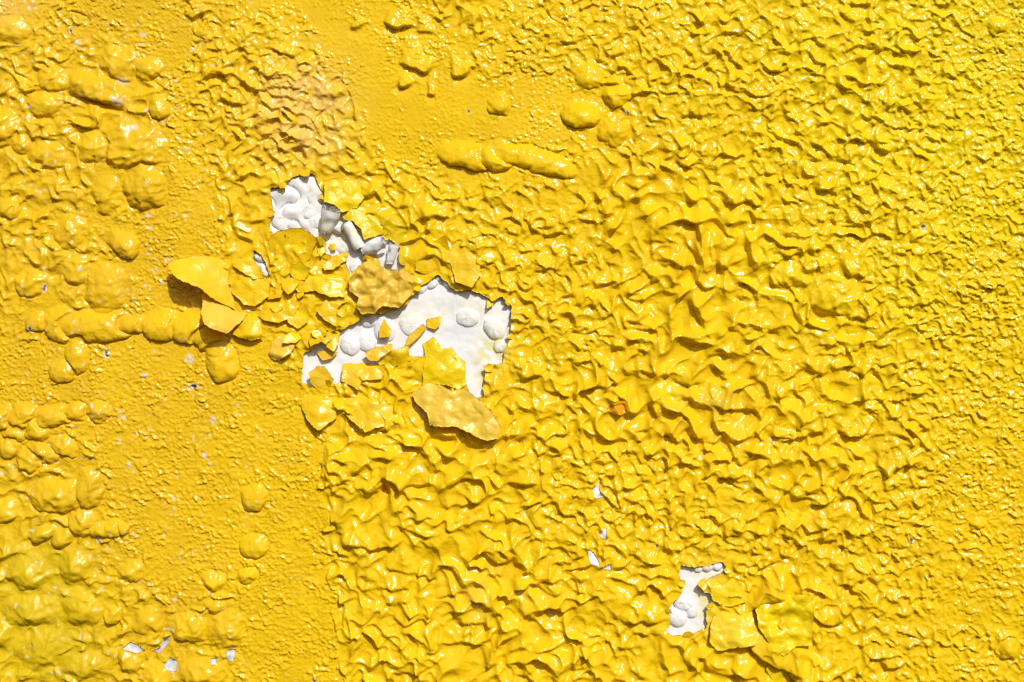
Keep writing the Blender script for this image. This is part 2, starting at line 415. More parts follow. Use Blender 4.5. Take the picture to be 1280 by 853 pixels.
PART = np.zeros((NY, NX), np.int32)                # which blister a point belongs to (0 = the film)
BL_ID = 100
BLSM = np.zeros((NY, NX))
CLEAN = lambda x, y: (y > 390 and y < 480 and x < 300) or (x, y) in ((157,307),(726,147),(588,199),(624,198),(672,204),(201,137),(319,623),(318,683))
for k, (bx, by, rx, ry, ang, hh) in enumerate(BLISTERS):
    cl = 1.0 if CLEAN(bx, by) else 0.0
    if (400 < by < 416 and bx < 270) or (190 < by < 210 and 560 < bx < 700): rx, ry, hh = rx * 1.28, ry * 0.95, hh * 0.88
    soft = 1.0 if (bx < 135 and by > 690) or (bx > 150 and bx < 330 and by > 700) else (0.4 if by < 380 and bx < 210 and not cl else 0.0)
    m = max(rx, ry) * 1.6 + 4
    sl = window(bx - m, bx + m, by - m, by + m)
    X, Y = GXX[sl] - bx, GYY[sl] - by
    wb = 3.6 + 2.4 * (1 - cl)
    X = X + wb * pnoise(GXX[sl] / 17, GYY[sl] / 17, 81) + wb * 0.4 * pnoise(GXX[sl] / 6, GYY[sl] / 6, 85); Y = Y + wb * pnoise(GXX[sl] / 17, GYY[sl] / 17, 82) + wb * 0.4 * pnoise(GXX[sl] / 6, GYY[sl] / 6, 86)
    c, s = math.cos(math.radians(ang)), math.sin(math.radians(ang))
    u, v = (X * c + Y * s) / rx, (-X * s + Y * c) / ry
    vv = np.where(Y < 0, 1, 0)
    gent = sst(0.35, -0.55, Y / (min(rx, ry) + 1e-6))
    u = u * (1 - 0.10 * gent); v = v * (1 - 0.16 * gent)
    r = (np.abs(u) ** 2.3 + np.abs(v) ** 2.3) ** (1 / 2.3)
    dome = np.clip(1 - r * r, 0, 1) ** (0.58 + 0.12 * (1 - cl) + 0.45 * soft + 0.55 * gent)
    d2 = dome * hh * 0.92 + (1.0 + 0.7 * (1 - cl)) * dome * pnoise(GXX[sl] / 12, GYY[sl] / 12, 83) * (hh / 6)
    d2 += 1.6 * sst(0.55, 0.95, r) * dome * sabs(pnoise(GXX[sl] / 5, GYY[sl] / 8, 84), .02) * 2
    low = H[sl] * np.where(r < 1.12, (0.30 + 0.12 * (1 - cl)) + (0.7 - 0.12 * (1 - cl)) * sst(0.9, 1.25, r), 1) - (0.6 + 0.2 * cl) * (1 - soft) * (1 - gent) * np.exp(-((r - 1.05) / 0.07) ** 2)
    new = low + d2
    inside = (r < 1.0) & (d2 > BLSM[sl])
    BLSM[sl] = np.maximum(BLSM[sl], d2)
    H[sl] = np.where(r < 1.0, np.maximum(new, H[sl] * 0.45 + 0.25 * d2), low)
    P = PART[sl]; P[inside] = BL_ID + k; PART[sl] = P

# --- the crack under the long blister at the upper left
def groove(pts, depth, wid):
    P = np.array(pts, float)
    sl = window(P[:, 0].min() - 15, P[:, 0].max() + 15, P[:, 1].min() - 15, P[:, 1].max() + 15)
    X, Y = GXX[sl], GYY[sl]
    d = np.full(X.shape, 1e9)
    for a, b in zip(P[:-1], P[1:]):
        e = b - a; t = np.clip(((X - a[0]) * e[0] + (Y - a[1]) * e[1]) / (e @ e), 0, 1)
        d = np.minimum(d, np.hypot(X - a[0] - t * e[0], Y - a[1] - t * e[1]))
    H[sl] -= depth * np.exp(-(d / wid) ** 2)
groove([(90,121),(110,127),(135,134),(153,141)], 8, 2.6)
groove([(92,16),(109,22)], 3, 1.2)
groove([(120,98+100),(118,212)], 3, 2)

H += 4.0 - np.percentile(H, 2)                      # the film lies above the white coat
H = np.maximum(H, 2.2 + 0.25 * (H - 2.2))

# ------------------------------------------------------------------ torn openings in the film
A_OPEN = Z(320, 213, 4, [(75,95),(140,75),(180,45),(240,15),(290,18),(312,60),(345,130),(348,160),(400,175),(425,210),(445,245),(490,258),(530,305),(548,345),(600,330),(650,332),(690,365),(725,390),(712,440),(745,485),(700,505),(640,500),(600,440),(560,445),(530,470),(478,520),(455,470),(455,430),(400,430),(345,445),(320,400),(360,370),(320,350),(230,320),(150,320),(100,335),(68,285),(88,200)])
A2_OPEN = Z(320, 213, 4, [(-8,408),(35,418),(52,460),(78,530),(62,542),(18,480),(-12,440)])
B_OPEN = Z(370, 330, 4.414, [(45,500),(110,455),(90,400),(130,368),(280,355),(370,300),(400,268),(470,272),(560,250),(610,220),(660,160),(720,105),(790,62),(830,98),(880,155),(960,148),(1050,182),(1080,205),(1140,182),(1190,240),(1182,420),(1150,480),(1140,540),(1050,590),(1030,690),(1042,725),(1020,755),(960,710),(930,640),(925,560),(880,510),(720,520),(640,530),(540,545),(430,560),(420,610),(300,650),(200,660),(90,675),(38,655)])
C_OPEN = Z(640, 640, 4, [(840,268),(880,265),(960,275),(1000,258),(1050,245),(1085,300),(1000,320),(950,350),(955,400),(998,405),(988,450),(968,500),(968,578),(915,592),(870,618),(800,612),(762,592),(792,560),(778,510),(775,480),(800,452),(838,420),(858,370),(833,340)])
SMALL = [Z(640, 640, 4, [(380,178),(412,208),(440,258),(402,265),(380,220)]), Z(640, 640, 4, [(428,100),(468,72),(478,128),(450,128)]), Z(640, 640, 4, [(440,268),(492,254),(498,292),(460,285)]),
         Z(640, 426, 4, [(395,745),(442,698),(432,740),(475,782),(420,785)])]
LOWLEFT = [Z(0, 640, 4, [(618,680),(660,646),(715,678),(735,690),(690,705),(650,685)]), Z(0, 640, 4, [(760,700),(800,680),(828,618),(858,616),(845,660),(800,705)]),
           Z(0, 640, 4, [(822,765),(855,725),(892,736),(890,795),(840,785)]), Z(0, 640, 4, [(1138,688),(1185,686),(1175,745),(1138,732)]), Z(0, 640, 4, [(1060,730),(1090,725),(1085,755),(1060,755)])]
PINS = [Z(320, 426, 4, [(612,735),(640,722),(668,760),(660,775),(625,755)]), Z(640, 640, 4, [(330,342),(352,340),(350,362),(332,360)]), Z(640, 640, 4, [(722,382),(740,385),(745,400),(725,410)]),
        Z(640, 426, 4, [(470,345),(500,310),(560,315),(575,345),(520,352)])]
OPENINGS = [A_OPEN, A2_OPEN, B_OPEN, C_OPEN] + SMALL + LOWLEFT
HOLE = np.full((NY, NX), 60.0)
for i, poly in enumerate(OPENINGS):
    P = np.array(poly)
    sl = window(P[:, 0].min() - 40, P[:, 0].max() + 40, P[:, 1].min() - 40, P[:, 1].max() + 40)
    X, Y = GXX[sl], GYY[sl]
    big = i < 4
    d = sdf_poly(X, Y, poly) + (1.5 if big else 0.5) * pnoise(X / 9, Y / 9, 61) * 1.6 + (0.35 if big else 0.3) * pnoise(X / 3.4, Y / 3.4, 62) * 1.4
    HOLE[sl] = np.minimum(HOLE[sl], d)
# the film bends up beside the large openings, most of all along their upper sides
lift = np.exp(-np.clip(HOLE, 0, None) / 9.0) * sst(-0.35, 0.3, pnoise(GXX / 26, GYY / 26, 63))
bigm = np.zeros_like(H)
for poly in (A_OPEN, B_OPEN, C_OPEN):
    P = np.array(poly); c = P.mean(0)
    bigm = np.maximum(bigm, np.exp(-((GXX - c[0]) / 130) ** 4 - ((GYY - c[1]) / 110) ** 4))
H += bigm * lift * 4.0
# on the film's side, keep the relief next to the tears thin and near the white
near = np.exp(-np.clip(HOLE, 0, None) / 14.0) * bigm
H = H * (1 - 0.55 * near) + 0.55 * near * 4.0

# sag: the bulges hang down a little over the creases below them
def blur(a, sig):
    fy = np.fft.fftfreq(NY + 256)[:, None]; fx = np.fft.rfftfreq(NX + 256)[None, :]
    f = np.fft.rfft2(np.pad(a, 128, mode='edge'))
    return np.fft.irfft2(f * np.exp(-2 * (np.pi * sig) ** 2 * (fx * fx + fy * fy)), s=(NY + 256, NX + 256))[128:-128, 128:-128]
soft = 0.2 * sst(0.25, 0.55, AMAP)
H = H * (1 - soft) + blur(H, 1.3) * soft             # the film is thick: it rounds every crease
HS = np.minimum(H, blur(H, 2.0))
HB = H - blur(H, 12.0)
VX = GXX - 0.12 * np.clip(HB, -3, 11)
VY = GYY + 0.48 * np.clip(HB, -3, 11)
# seat the torn rim exactly on the tear line
gy, gx = np.gradient(HOLE, STEP)
gm2 = gx * gx + gy * gy + 1e-6
mv = (np.abs(HOLE) < 0.75 * STEP)
VX = np.where(mv, VX - HOLE * gx / np.maximum(gm2, 0.15), VX)
VY = np.where(mv, VY - HOLE * gy / np.maximum(gm2, 0.15), VY)

# ------------------------------------------------------------------ pigment of the film
def lerp(c, d, t):
    return c * (1 - t[..., None]) + d * t[..., None]
def spot(x, y, rx, ry, X=None, Y=None):
    X = GXX if X is None else X; Y = GYY if Y is None else Y
    return np.exp(-(((X - x) / rx) ** 2 + ((Y - y) / ry) ** 2))
def tone(X, Y):
    c = np.broadcast_to(YEL, X.shape + (3,)).copy()
    n = pnoise(X / 70, Y / 70, 101)
    c = lerp(c, LEMON, np.clip(sst(700, 1250, X + 60 * n) * sst(700, 150, Y) + 0.3 * n, 0, 1))
    c = lerp(c, OCHRE, np.clip(0.75 * sst(480, 120, X + 50 * n) * sst(900, 500, X), 0, 1) * (0.6 + 0.4 * sst(-.3, .3, pnoise(X / 40, Y / 40, 102))))  # ochre towards the left: dimmer grazing light on flat film, put into the colour
    wob = 14 * pnoise(X / 22, Y / 22, 103)
    c = lerp(c, PEACH, np.clip(1.3 * spot(382 + wob, 138 + wob, 50, 56, X, Y), 0, 0.9) * sst(-0.6, 0.15, pnoise(X / 20, Y / 20, 104)))
    c = lerp(c, PEACH, np.clip(spot(5, 12, 30, 22, X, Y) * 0.6, 0, 1))
    c = lerp(c, GREENISH, np.clip(0.9 * (spot(55 + wob, 735, 70, 75, X, Y) + spot(50, 820, 75, 40, X, Y)), 0, 0.65))
    c = lerp(c, GREENISH, 0.5 * np.clip(spot(430, 255, 30, 40, X, Y) + spot(490, 290, 30, 30, X, Y), 0, 1))
    c = lerp(c, DULL, 0.5 * np.clip(spot(880, 520, 40, 40, X, Y) + spot(600, 740, 40, 30, X, Y), 0, 1) * sst(-.2, .3, pnoise(X / 30, Y / 30, 105)))
    # pale scuffs and specks of white on the left
    left = sst(460, 200, X)
    sp = pnoise(X / 5.0, Y / 6.5, 106) + 0.6 * pnoise(X / 30, Y / 30, 107)
    c = lerp(c, np.array([0.78, 0.74, 0.62]), 0.75 * sst(0.52, 0.66, sp) * left)
    return c
COL = tone(GXX, GYY)
PINPOINTS = [(90,40,3.2,1),(135,443,3.4,1),(243,483,3.8,1),(58,361,3.4,1),(41,411,3.2,1),(188,20,1.6,1),(198,56,1.6,1),(221,135,1.5,1),(586,142,2.2,1),(1151,286,3,1),(1220,518,2.4,1),(1164,524,1.9,1),
 (227,285,1.3,1),(200,302,1.2,1),(163,321,2.2,1),(188,271,3,0),(234,271,2.6,0),(210,326,3.6,0),(195,339,3,0),(204,353,3,0),(183,358,2.6,0),(177,57,3,0),(138,31,2.8,0),(180,45,3,0),(99,56,2.6,0),
 (150,128,3.6,0),(168,162,3.6,0),(155,104,3,0),(186,139,2.5,0),(238,449,3.4,0),(181,470,2.6,0),(154,515,2.8,0),(155,522,2.4,0),(163,581,2,0),(298,508,2.4,0),(268,525,2.4,0),(152,551,3,0),(257,569,2.2,0),(264,580,2.2,0),
 (1132,653,2.2,0),(1137,675,2,1),(989,201,2.6,1),(787,129,1.6,1),(783,142,2,0),(393,850,2.6,1),(220,750,2,0),(125,675,2.4,0),(135,685,2.4,0),(858,485,1.6,1),(938,603,1.6,1),(565,747,1.8,1),(712,785,2,0),(820,682,1.6,1),(814,701,1.3,1),(1060,561,1.2,1)]
for (sx, sy, r, dark) in PINPOINTS:
    sl = window(sx - 10, sx + 10, sy - 10, sy + 10)
    X, Y = GXX[sl], GYY[sl]
    d = np.hypot((X - sx + 3.0 * pnoise(X / 3.4, Y / 3.4, 111)) * (1.0 + 0.5 * math.sin(sx)), (Y - sy + 3.0 * pnoise(X / 3.4, Y / 3.4, 112)) * (1.0 + 0.4 * math.cos(sy)))
    t = sst(r + 1.0, r - 0.8, d) * ((0.8 if dark else 0.6) if r > 1.9 else 0.4)
    cc = lerp(COL[sl], np.array([0.72, 0.71, 0.68]), t)
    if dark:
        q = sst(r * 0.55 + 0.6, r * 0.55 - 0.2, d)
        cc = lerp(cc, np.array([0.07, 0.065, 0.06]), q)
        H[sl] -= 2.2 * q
    COL[sl] = cc
for poly in PINS:
    P = np.array(poly); sl = window(P[:, 0].min() - 6, P[:, 0].max() + 6, P[:, 1].min() - 6, P[:, 1].max() + 6)
    t = sst(0.8, -0.8, sdf_poly(GXX[sl], GYY[sl], poly))
    H[sl] -= 3.5 * t
    COL[sl] = lerp(COL[sl], np.array([0.72, 0.30, 0.012]), t)
DULLNESS = np.clip(0.02 + 0.16 * pnoise(GXX / 30, GYY / 30, 121) + 0.35 * spot(60, 760, 90, 90) + 0.12 * spot(385, 140, 50, 50) + 0.12 * sst(420, 150, GXX), 0, 0.7)
# thin, translucent smears where the film feathers out beside the tears
feather = np.exp(-np.clip(HOLE, 0, None) / 5.0) * (spot(627, 450, 25, 45) + spot(880, 745, 20, 40) + 0.6 * spot(440, 300, 40, 60))
COL = lerp(COL, np.array([0.82, 0.72, 0.28]), np.clip(feather, 0, 0.8) * sst(-0.2, 0.3, pnoise(GXX / 6, GYY / 6, 122)))

# ------------------------------------------------------------------ the film as objects: one coat, its blisters and its areas
coat = empty("yellow_paint_coat", (0, 0, ZC))
tag(coat, "glossy yellow paint coat, wrinkled, blistered and torn, covering the whole wall", "paint")
def to_coat(co):
    return co - np.array([0, 0, ZC])
CO = to_coat(to_world(VX, VY, H)).reshape(-1, 3)
C4 = np.concatenate([COL, (1 - DULLNESS)[..., None]], -1).reshape(-1, 4)
I = np.arange(NY * NX).reshape(NY, NX)
Q = np.stack([I[:-1, :-1], I[1:, :-1], I[1:, 1:], I[:-1, 1:]], -1)
hc = 0.25 * (HOLE[:-1, :-1] + HOLE[1:, :-1] + HOLE[1:, 1:] + HOLE[:-1, 1:])
KEEP = hc > 0
# areas of the film by the character of its surface
area = np.where(AMAP + 0.10 * pnoise(GXX / 40, GYY / 40, 131) > 0.42, np.where(SMAP > 4.6, 1, 2), 3)
kern = np.stack([blur((area == k) * 1.0, 16.0) for k in (1, 2, 3)])
AREA = kern.argmax(0) + 1
PARTC = np.where(PART[:-1, :-1] > 0, PART[:-1, :-1], AREA[:-1, :-1])
def components(lab, ok):
    """label 4-connected pieces of equal value, row run by row run"""
    par = []; runs_prev = []; out = np.full(lab.shape, -1, np.int32)
    def find(a):
        while par[a] != a:
            par[a] = par[par[a]]; a = par[a]
        return a
    v = np.where(ok, lab, -1)
    for r in range(v.shape[0]):
        row = v[r]; cut = np.nonzero(np.diff(row))[0] + 1
        st = np.concatenate([[0], cut]); en = np.concatenate([cut, [len(row)]])
        cur = []; p = 0
        for a, b in zip(st, en):
            if row[a] < 0: continue
            i = len(par); par.append(i); cur.append((a, b, row[a], i)); out[r, a:b] = i
            while p < len(runs_prev) and runs_prev[p][1] <= a: p += 1
            q = p
            while q < len(runs_prev) and runs_prev[q][0] < b:
                if runs_prev[q][2] == row[a]:
                    x, y = find(runs_prev[q][3]), find(i)
                    if x != y: par[y] = x
                q += 1
        runs_prev = cur
    root = np.array([find(i) for i in range(len(par))] + [-1])
    return root[out]
COMP = components(PARTC, KEEP)
for _ in range(4):                                   # crumbs join their neighbour
    ids, inv_, cnt = np.unique(COMP, return_inverse=True, return_counts=True)
    small = (cnt[inv_].reshape(COMP.shape) < 260) & (COMP >= 0)
    if not small.any(): break
    j, i = np.nonzero(small)
    jn, in_ = np.maximum(j - 1, 0), i
    sw = (KEEP[jn, in_]) & (COMP[jn, in_] != COMP[j, i])
    for c in np.unique(COMP[j, i]):
        t = COMP[j, i] == c
        k = np.nonzero(t & sw)[0]
        if len(k) == 0: continue
        PARTC[j[t], i[t]] = PARTC[jn[k[0]], in_[k[0]]]
    COMP = components(PARTC, KEEP)
names = {1: "wrinkled_film", 2: "puckered_film", 3: "grained_film"}
labels = {1: "large crumpled folds of yellow paint", 2: "small tight puckers of yellow paint", 3: "flat gritty yellow paint"}
# torn rim: a thin edge of the film's thickness around every opening, part of the film it belongs to
ev = []
dk = KEEP[:, 1:] != KEEP[:, :-1]
j, i = np.nonzero(dk)
a, b = I[j, i + 1], I[j + 1, i + 1]
left_keep = KEEP[j, i]
ev.append(np.stack([np.where(left_keep, a, b), np.where(left_keep, b, a)], -1))
dk = KEEP[1:, :] != KEEP[:-1, :]
j2, i2 = np.nonzero(dk)
a, b = I[j2 + 1, i2], I[j2 + 1, i2 + 1]
top_keep = KEEP[j2, i2]
ev.append(np.stack([np.where(top_keep, b, a), np.where(top_keep, a, b)], -1))
RIM = np.concatenate(ev)

def film_part(name, mask, rim=None, label=None):
    q = Q[mask & KEEP]
    if len(q) == 0: return None
    if rim is not None and len(rim):
        u, qi = compact(np.concatenate([q.ravel(), rim.ravel()]))
        qq = qi[:q.size].reshape(-1, 4); rr = qi[q.size:].reshape(-1, 2)
        co = CO[u]; col = C4[u]
        ru, ri = np.unique(rr, return_inverse=True); ri = ri.reshape(rr.shape)
        low = co[ru].copy(); low[:, 1] += 1.5 * PX
        hx = GXX.reshape(-1)[u[ru]]; hy = GYY.reshape(-1)[u[ru]]
        base = len(co)
        co = np.concatenate([co, low]); lc = col[ru].copy(); lc[:, :3] *= np.array([0.97, 0.93, 1.0]); col = np.concatenate([col, lc])
        sk = np.stack([rr[:, 1], rr[:, 0], base + ri[:, 0], base + ri[:, 1]], -1)
        qq = np.concatenate([qq, sk])
    else:
        u, qq = compact(q); co = CO[u]; col = C4[u]
    o = raw_mesh(name, co, qq, M_YELLOW, coat, col)
    if label: o["label"] = label
    return o
# each connected piece of an area is a part of its own; rim edges go with the piece next to them
cj, ci = RIM[:, 0] // NX, RIM[:, 0] % NX
rim_comp = np.full(len(RIM), -1)
for dj, di in ((0, 0), (-1, 0), (0, -1), (-1, -1)):
    c = COMP[np.clip(cj + dj, 0, NY - 2), np.clip(ci + di, 0, NX - 2)]
    rim_comp = np.where(rim_comp < 0, c, rim_comp)
for c in np.unique(COMP):
    if c < 0: continue
    m = COMP == c
    k = int(PARTC[m][0])
    r = RIM[rim_comp == c]
    film_part(names.get(k, "blister"), m, r, labels.get(k))

# the coat goes on beyond the framed piece, more coarsely
st = 5.0
ox = np.arange(-560, 1840.1, st); oy = np.arange(-480, 1380.1, st)
OX, OY = np.meshgrid(ox, oy)
OH, _, _ = base_relief(OX, OY)
OH = np.maximum(OH + 4.0 - np.percentile(OH, 2), 2.0)
io = (OX > -58) & (OX < 1338) & (OY > -58) & (OY < 911)
OH[io] -= 6
OI = np.arange(OX.size).reshape(OX.shape)
OQ = np.stack([OI[:-1, :-1], OI[1:, :-1], OI[1:, 1:], OI[:-1, 1:]], -1)
okc = ~((OX[:-1, :-1] > -52) & (OX[:-1, :-1] < 1327) & (OY[:-1, :-1] > -52) & (OY[:-1, :-1] < 900))
u, qq = compact(OQ[okc])
oc = np.concatenate([tone(OX, OY), np.full(OX.shape + (1,), 0.85)], -1).reshape(-1, 4)
raw_mesh("surrounding_film", to_coat(to_world(OX, OY, OH)).reshape(-1, 3)[u], qq, M_YELLOW, coat, oc[u])

# ------------------------------------------------------------------ white undercoat under the openings
under = empty("white_undercoat", (0, 0, ZC))
tag(under, "chalky white undercoat showing where the yellow paint has torn away", "undercoat")
def white_field(X, Y):
    w = 1.3 * pnoise(X / 24, Y / 24, 141) + 0.35 * pnoise(X / 8, Y / 8, 142) + 0.12 * pnoise(X / 3, Y / 3, 143)
    # the upper opening shows cracked white pillows
    k = spot(375, 255, 45, 38, X, Y)
    v = pnoise(X / 21, Y / 21, 144)
    w = w + np.clip(k * 1.4, 0, 1) * (8 * sabs(v, 0.015) + 4.0 * (1 - ((X - 375) / 60) ** 2 - ((Y - 250) / 60) ** 2).clip(0, 1)) - np.clip(k * 1.4, 0, 1) * 4.5 * np.exp(-(v / 0.035) ** 2)
    return w
def white_colour(X, Y):
    c = np.broadcast_to(WHITE, X.shape + (3,)).copy()
    n = pnoise(X / 9, Y / 9, 151)
    st = spot(618, 455, 20, 40, X, Y) * 1.8 + spot(585, 385, 30, 14, X, Y) * 0.35 + spot(400, 440, 18, 12, X, Y) * 0.6 + spot(878, 740, 9, 40, X, Y) + spot(395, 240, 25, 25, X, Y) * 0.25 + spot(430, 290, 30, 25, X, Y) * 0.6 + spot(520, 395, 40, 15, X, Y) * 0.35
    c = lerp(c, np.array([0.80, 0.74, 0.30]), np.clip(st, 0, 0.85) * sst(-0.15, 0.3, n + 0.15))
    c = lerp(c, np.array([0.62, 0.61, 0.62]), 0.35 * sst(0.2, 0.6, pnoise(X / 14, Y / 14, 152)))
    return c
for pi, poly in enumerate([A_OPEN, A2_OPEN, B_OPEN, C_OPEN] + SMALL + LOWLEFT):
    P = np.array(poly)
    m = 14
    stp = 1.2
    X, Y = np.meshgrid(np.arange(P[:, 0].min() - m, P[:, 0].max() + m, stp), np.arange(P[:, 1].min() - m, P[:, 1].max() + m, stp))
    d = sdf_poly(X, Y, poly)
    w = white_field(X, Y)
    if pi == 1: w = w - 0.4
    if pi > 3:
        jj = np.clip((Y + 60) / STEP, 0, NY - 1).astype(int); ii = np.clip((X + 60) / STEP, 0, NX - 1).astype(int)
        w = HS[jj, ii] - 2.2 + 0.3 * w
    if pi < 4: w = np.where(d > 5, np.minimum(w, -0.5), w)
    if pi < 4: w = w * sst(9, 3, d) - 1.0 * sst(3, 9, d)
    II = np.arange(X.size).reshape(X.shape)
    qd = np.stack([II[:-1, :-1], II[1:, :-1], II[1:, 1:], II[:-1, 1:]], -1)
    u, qq = compact(qd[d[:-1, :-1] < (11 if pi < 4 else 3)])
    wc = white_colour(X, Y) * (1.0 if pi < 8 else 0.72) * (1 + 0.25 * pnoise(X / 5, Y / 5, 153) * (pi > 3))[..., None]
    cc = np.concatenate([wc, np.full(X.shape + (1,), 1.0)], -1).reshape(-1, 4)
    raw_mesh("exposed_patch", to_coat(to_world(X, Y, w)).reshape(-1, 3)[u], qq, M_WHITE, under, cc[u])

def dome_mesh(name, x, y, rx, ry, ang, hgt, z0, mat, parent, colour, seed=0, rough=0.16, under_cut=0.10):
    """a bubble: an ellipsoid cap that bulges a little over its own foot"""
    nu, nv = 28, 12
    vs = []
    for iv in range(nv + 1):
        ph = -under_cut + (math.pi / 2 + under_cut) * iv / nv
        for iu in range(nu):
            th = 2 * math.pi * iu / nu
            k = 1 + rough * float(pnoise(np.array(math.cos(th) * 1.3 + seed), np.array(math.sin(th) * 1.3 + ph), 7 + seed % 5))
            vs.append((math.cos(ph) * math.cos(th) * rx * k, math.cos(ph) * math.sin(th) * ry * k, math.sin(ph) * hgt * k))
    V = np.array(vs)
    c, s = math.cos(math.radians(ang)), math.sin(math.radians(ang))
    X = x + V[:, 0] * c - V[:, 1] * s; Y = y + V[:, 0] * s + V[:, 1] * c
    hh = z0 + V[:, 2] + 0.5 * pnoise(X / 5, Y / 5, 3)
    f = []
    for iv in range(nv):
        for iu in range(nu):
            a = iv * nu + iu; b = iv * nu + (iu + 1) % nu
            f.append((a, a + nu, b + nu, b))
    cc = np.concatenate([colour(X, Y), np.ones((len(X), 1))], -1)
    return raw_mesh(name, to_coat(to_world(X, Y, hh)), np.array(f), mat, parent, cc)

WB = [(x0 + a / k, y0 + b / k, rx / k, ry / k, an, h) for (x0, y0, k, lst) in [
   (370, 330, 4.414, [(300,445,52,58,-30,7),(392,430,48,52,0,6),(490,362,58,66,0,7),(400,308,42,42,0,6),(645,340,66,54,-15,5),(945,298,60,48,0,6),(1092,360,46,66,-35,8),(1125,455,36,36,0,5),(130,402,40,42,0,7),
                      (690,138,36,24,-35,5),(748,112,34,24,-20,5),(840,108,24,30,-40,5),(785,80,16,14,0,4),(600,330,30,30,0,4),(55,440,40,40,0,7)]),
   (640, 640, 4.0, [(860,460,46,38,0,7),(828,525,47,46,0,7),(898,498,30,32,0,5),(975,275,27,23,0,6),(1026,268,29,25,0,6),(930,285,20,16,0,4)]),
   (320, 213, 4.0, [(130,240,46,56,10,5),(275,195,60,44,0,6),(250,85,62,52,-20,6),(290,250,40,44,0,6),(414,291,30,27,0,12),(430,385,44,30,0,4),(380,420,36,26,0,4),(500,480,28,34,30,4),(20,435,30,22,30,6),(45,500,22,34,-20,5)]),
  ] for (a, b, rx, ry, an, h) in lst]
for k, (x, y, rx, ry, an, h) in enumerate(WB):
    dome_mesh("white_blister", x, y, rx * 1.08, ry * 1.08, an, h * 0.75, 0.2, M_WHITE, under, white_colour, seed=k)

def curl_tube(name, p0, p1, r0, r1, z0, z1, mat, parent, colour, open_deg=40, thick=1.1, start=250, ends=(0.72, 0.72)):
    """a rolled-up strip of film: a hollow open tube between two points"""
    n, m = 26, 14
    a = np.array([p0[0], p0[1], z0], float); b = np.array([p1[0], p1[1], z1], float)
    ax = (b - a) / np.linalg.norm(b - a)
    up = np.array([0, 0, 1.0]); sd = np.cross(ax, up); sd /= np.linalg.norm(sd); up = np.cross(sd, ax)
    vs = []
    for lay in (0, 1):
        for iv in range(m + 1):
            t = iv / m
            c = a + (b - a) * t
            r = (r0 + (r1 - r0) * t) * (1 + 0.09 * math.sin(t * 7 + r0)) * (ends[0] + (1 - ends[0]) * min(1, 4 * t) ** 0.5) * (ends[1] + (1 - ends[1]) * min(1, 4 * (1 - t)) ** 0.5) - lay * thick
            for iu in range(n + 1):
                th = math.radians(start + (360 - open_deg) * iu / n)
                rr = r * (1 - 0.18 * iu / n)
                jag = (0.08 * r0) * math.sin(iu * 2.1) * (1 if iv in (0, m) else 0)
                vs.append(c + (sd * math.cos(th) + up * math.sin(th)) * rr + ax * jag)
    V = np.array(vs); V[:, 2] += 1.4 * pnoise(V[:, 0] / 7, V[:, 1] / 7, 21); V[:, 0] += 1.6 * pnoise(V[:, 0] / 8, V[:, 1] / 8, 22); V[:, 1] += 1.6 * pnoise(V[:, 0] / 8, V[:, 1] / 8, 23)
    W = n + 1; LAY = (m + 1) * W
    f = []
    for iv in range(m):
        for iu in range(n):
            q = iv * W + iu
            f.append((q, q + 1, q + W + 1, q + W)); f.append((LAY + q, LAY + q + W, LAY + q + W + 1, LAY + q + 1))
    for iv in (0, m):
        for iu in range(n):
            q = iv * W + iu
            f.append((q, LAY + q, LAY + q + 1, q + 1) if iv else (q, q + 1, LAY + q + 1, LAY + q))
    for iu in (0, n):
        for iv in range(m):
            q = iv * W + iu
            f.append((q, q + W, LAY + q + W, LAY + q) if iu else (q, LAY + q, LAY + q + W, q + W))
    cc = np.concatenate([colour(V[:, 0], V[:, 1]), np.ones((len(V), 1))], -1)
    return raw_mesh(name, to_coat(to_world(V[:, 0], V[:, 1], V[:, 2])), np.array(f), mat, parent, cc)
T4 = lambda a, b: (320 + a / 4, 213 + b / 4)
curl_tube("rolled_strip", T4(388, 196), T4(348, 312), 12.5, 10, 17, 7, M_WHITE, under, white_colour, 40, ends=(1.0, 0.6))
curl_tube("rolled_strip", T4(452, 266), T4(522, 392), 7.5, 9, 10, 8, M_WHITE, under, white_colour, 60, ends=(0.8, 0.7))
curl_tube("rolled_strip", T4(538, 410), T4(646, 358), 10, 8.5, 7, 15, M_WHITE, under, white_colour, 40, ends=(0.6, 1.0))
curl_tube("rolled_strip", T4(694, 372), T4(668, 468), 8.5, 5.5, 12, 8, M_WHITE, under, white_colour, 50, ends=(0.75, 0.9))

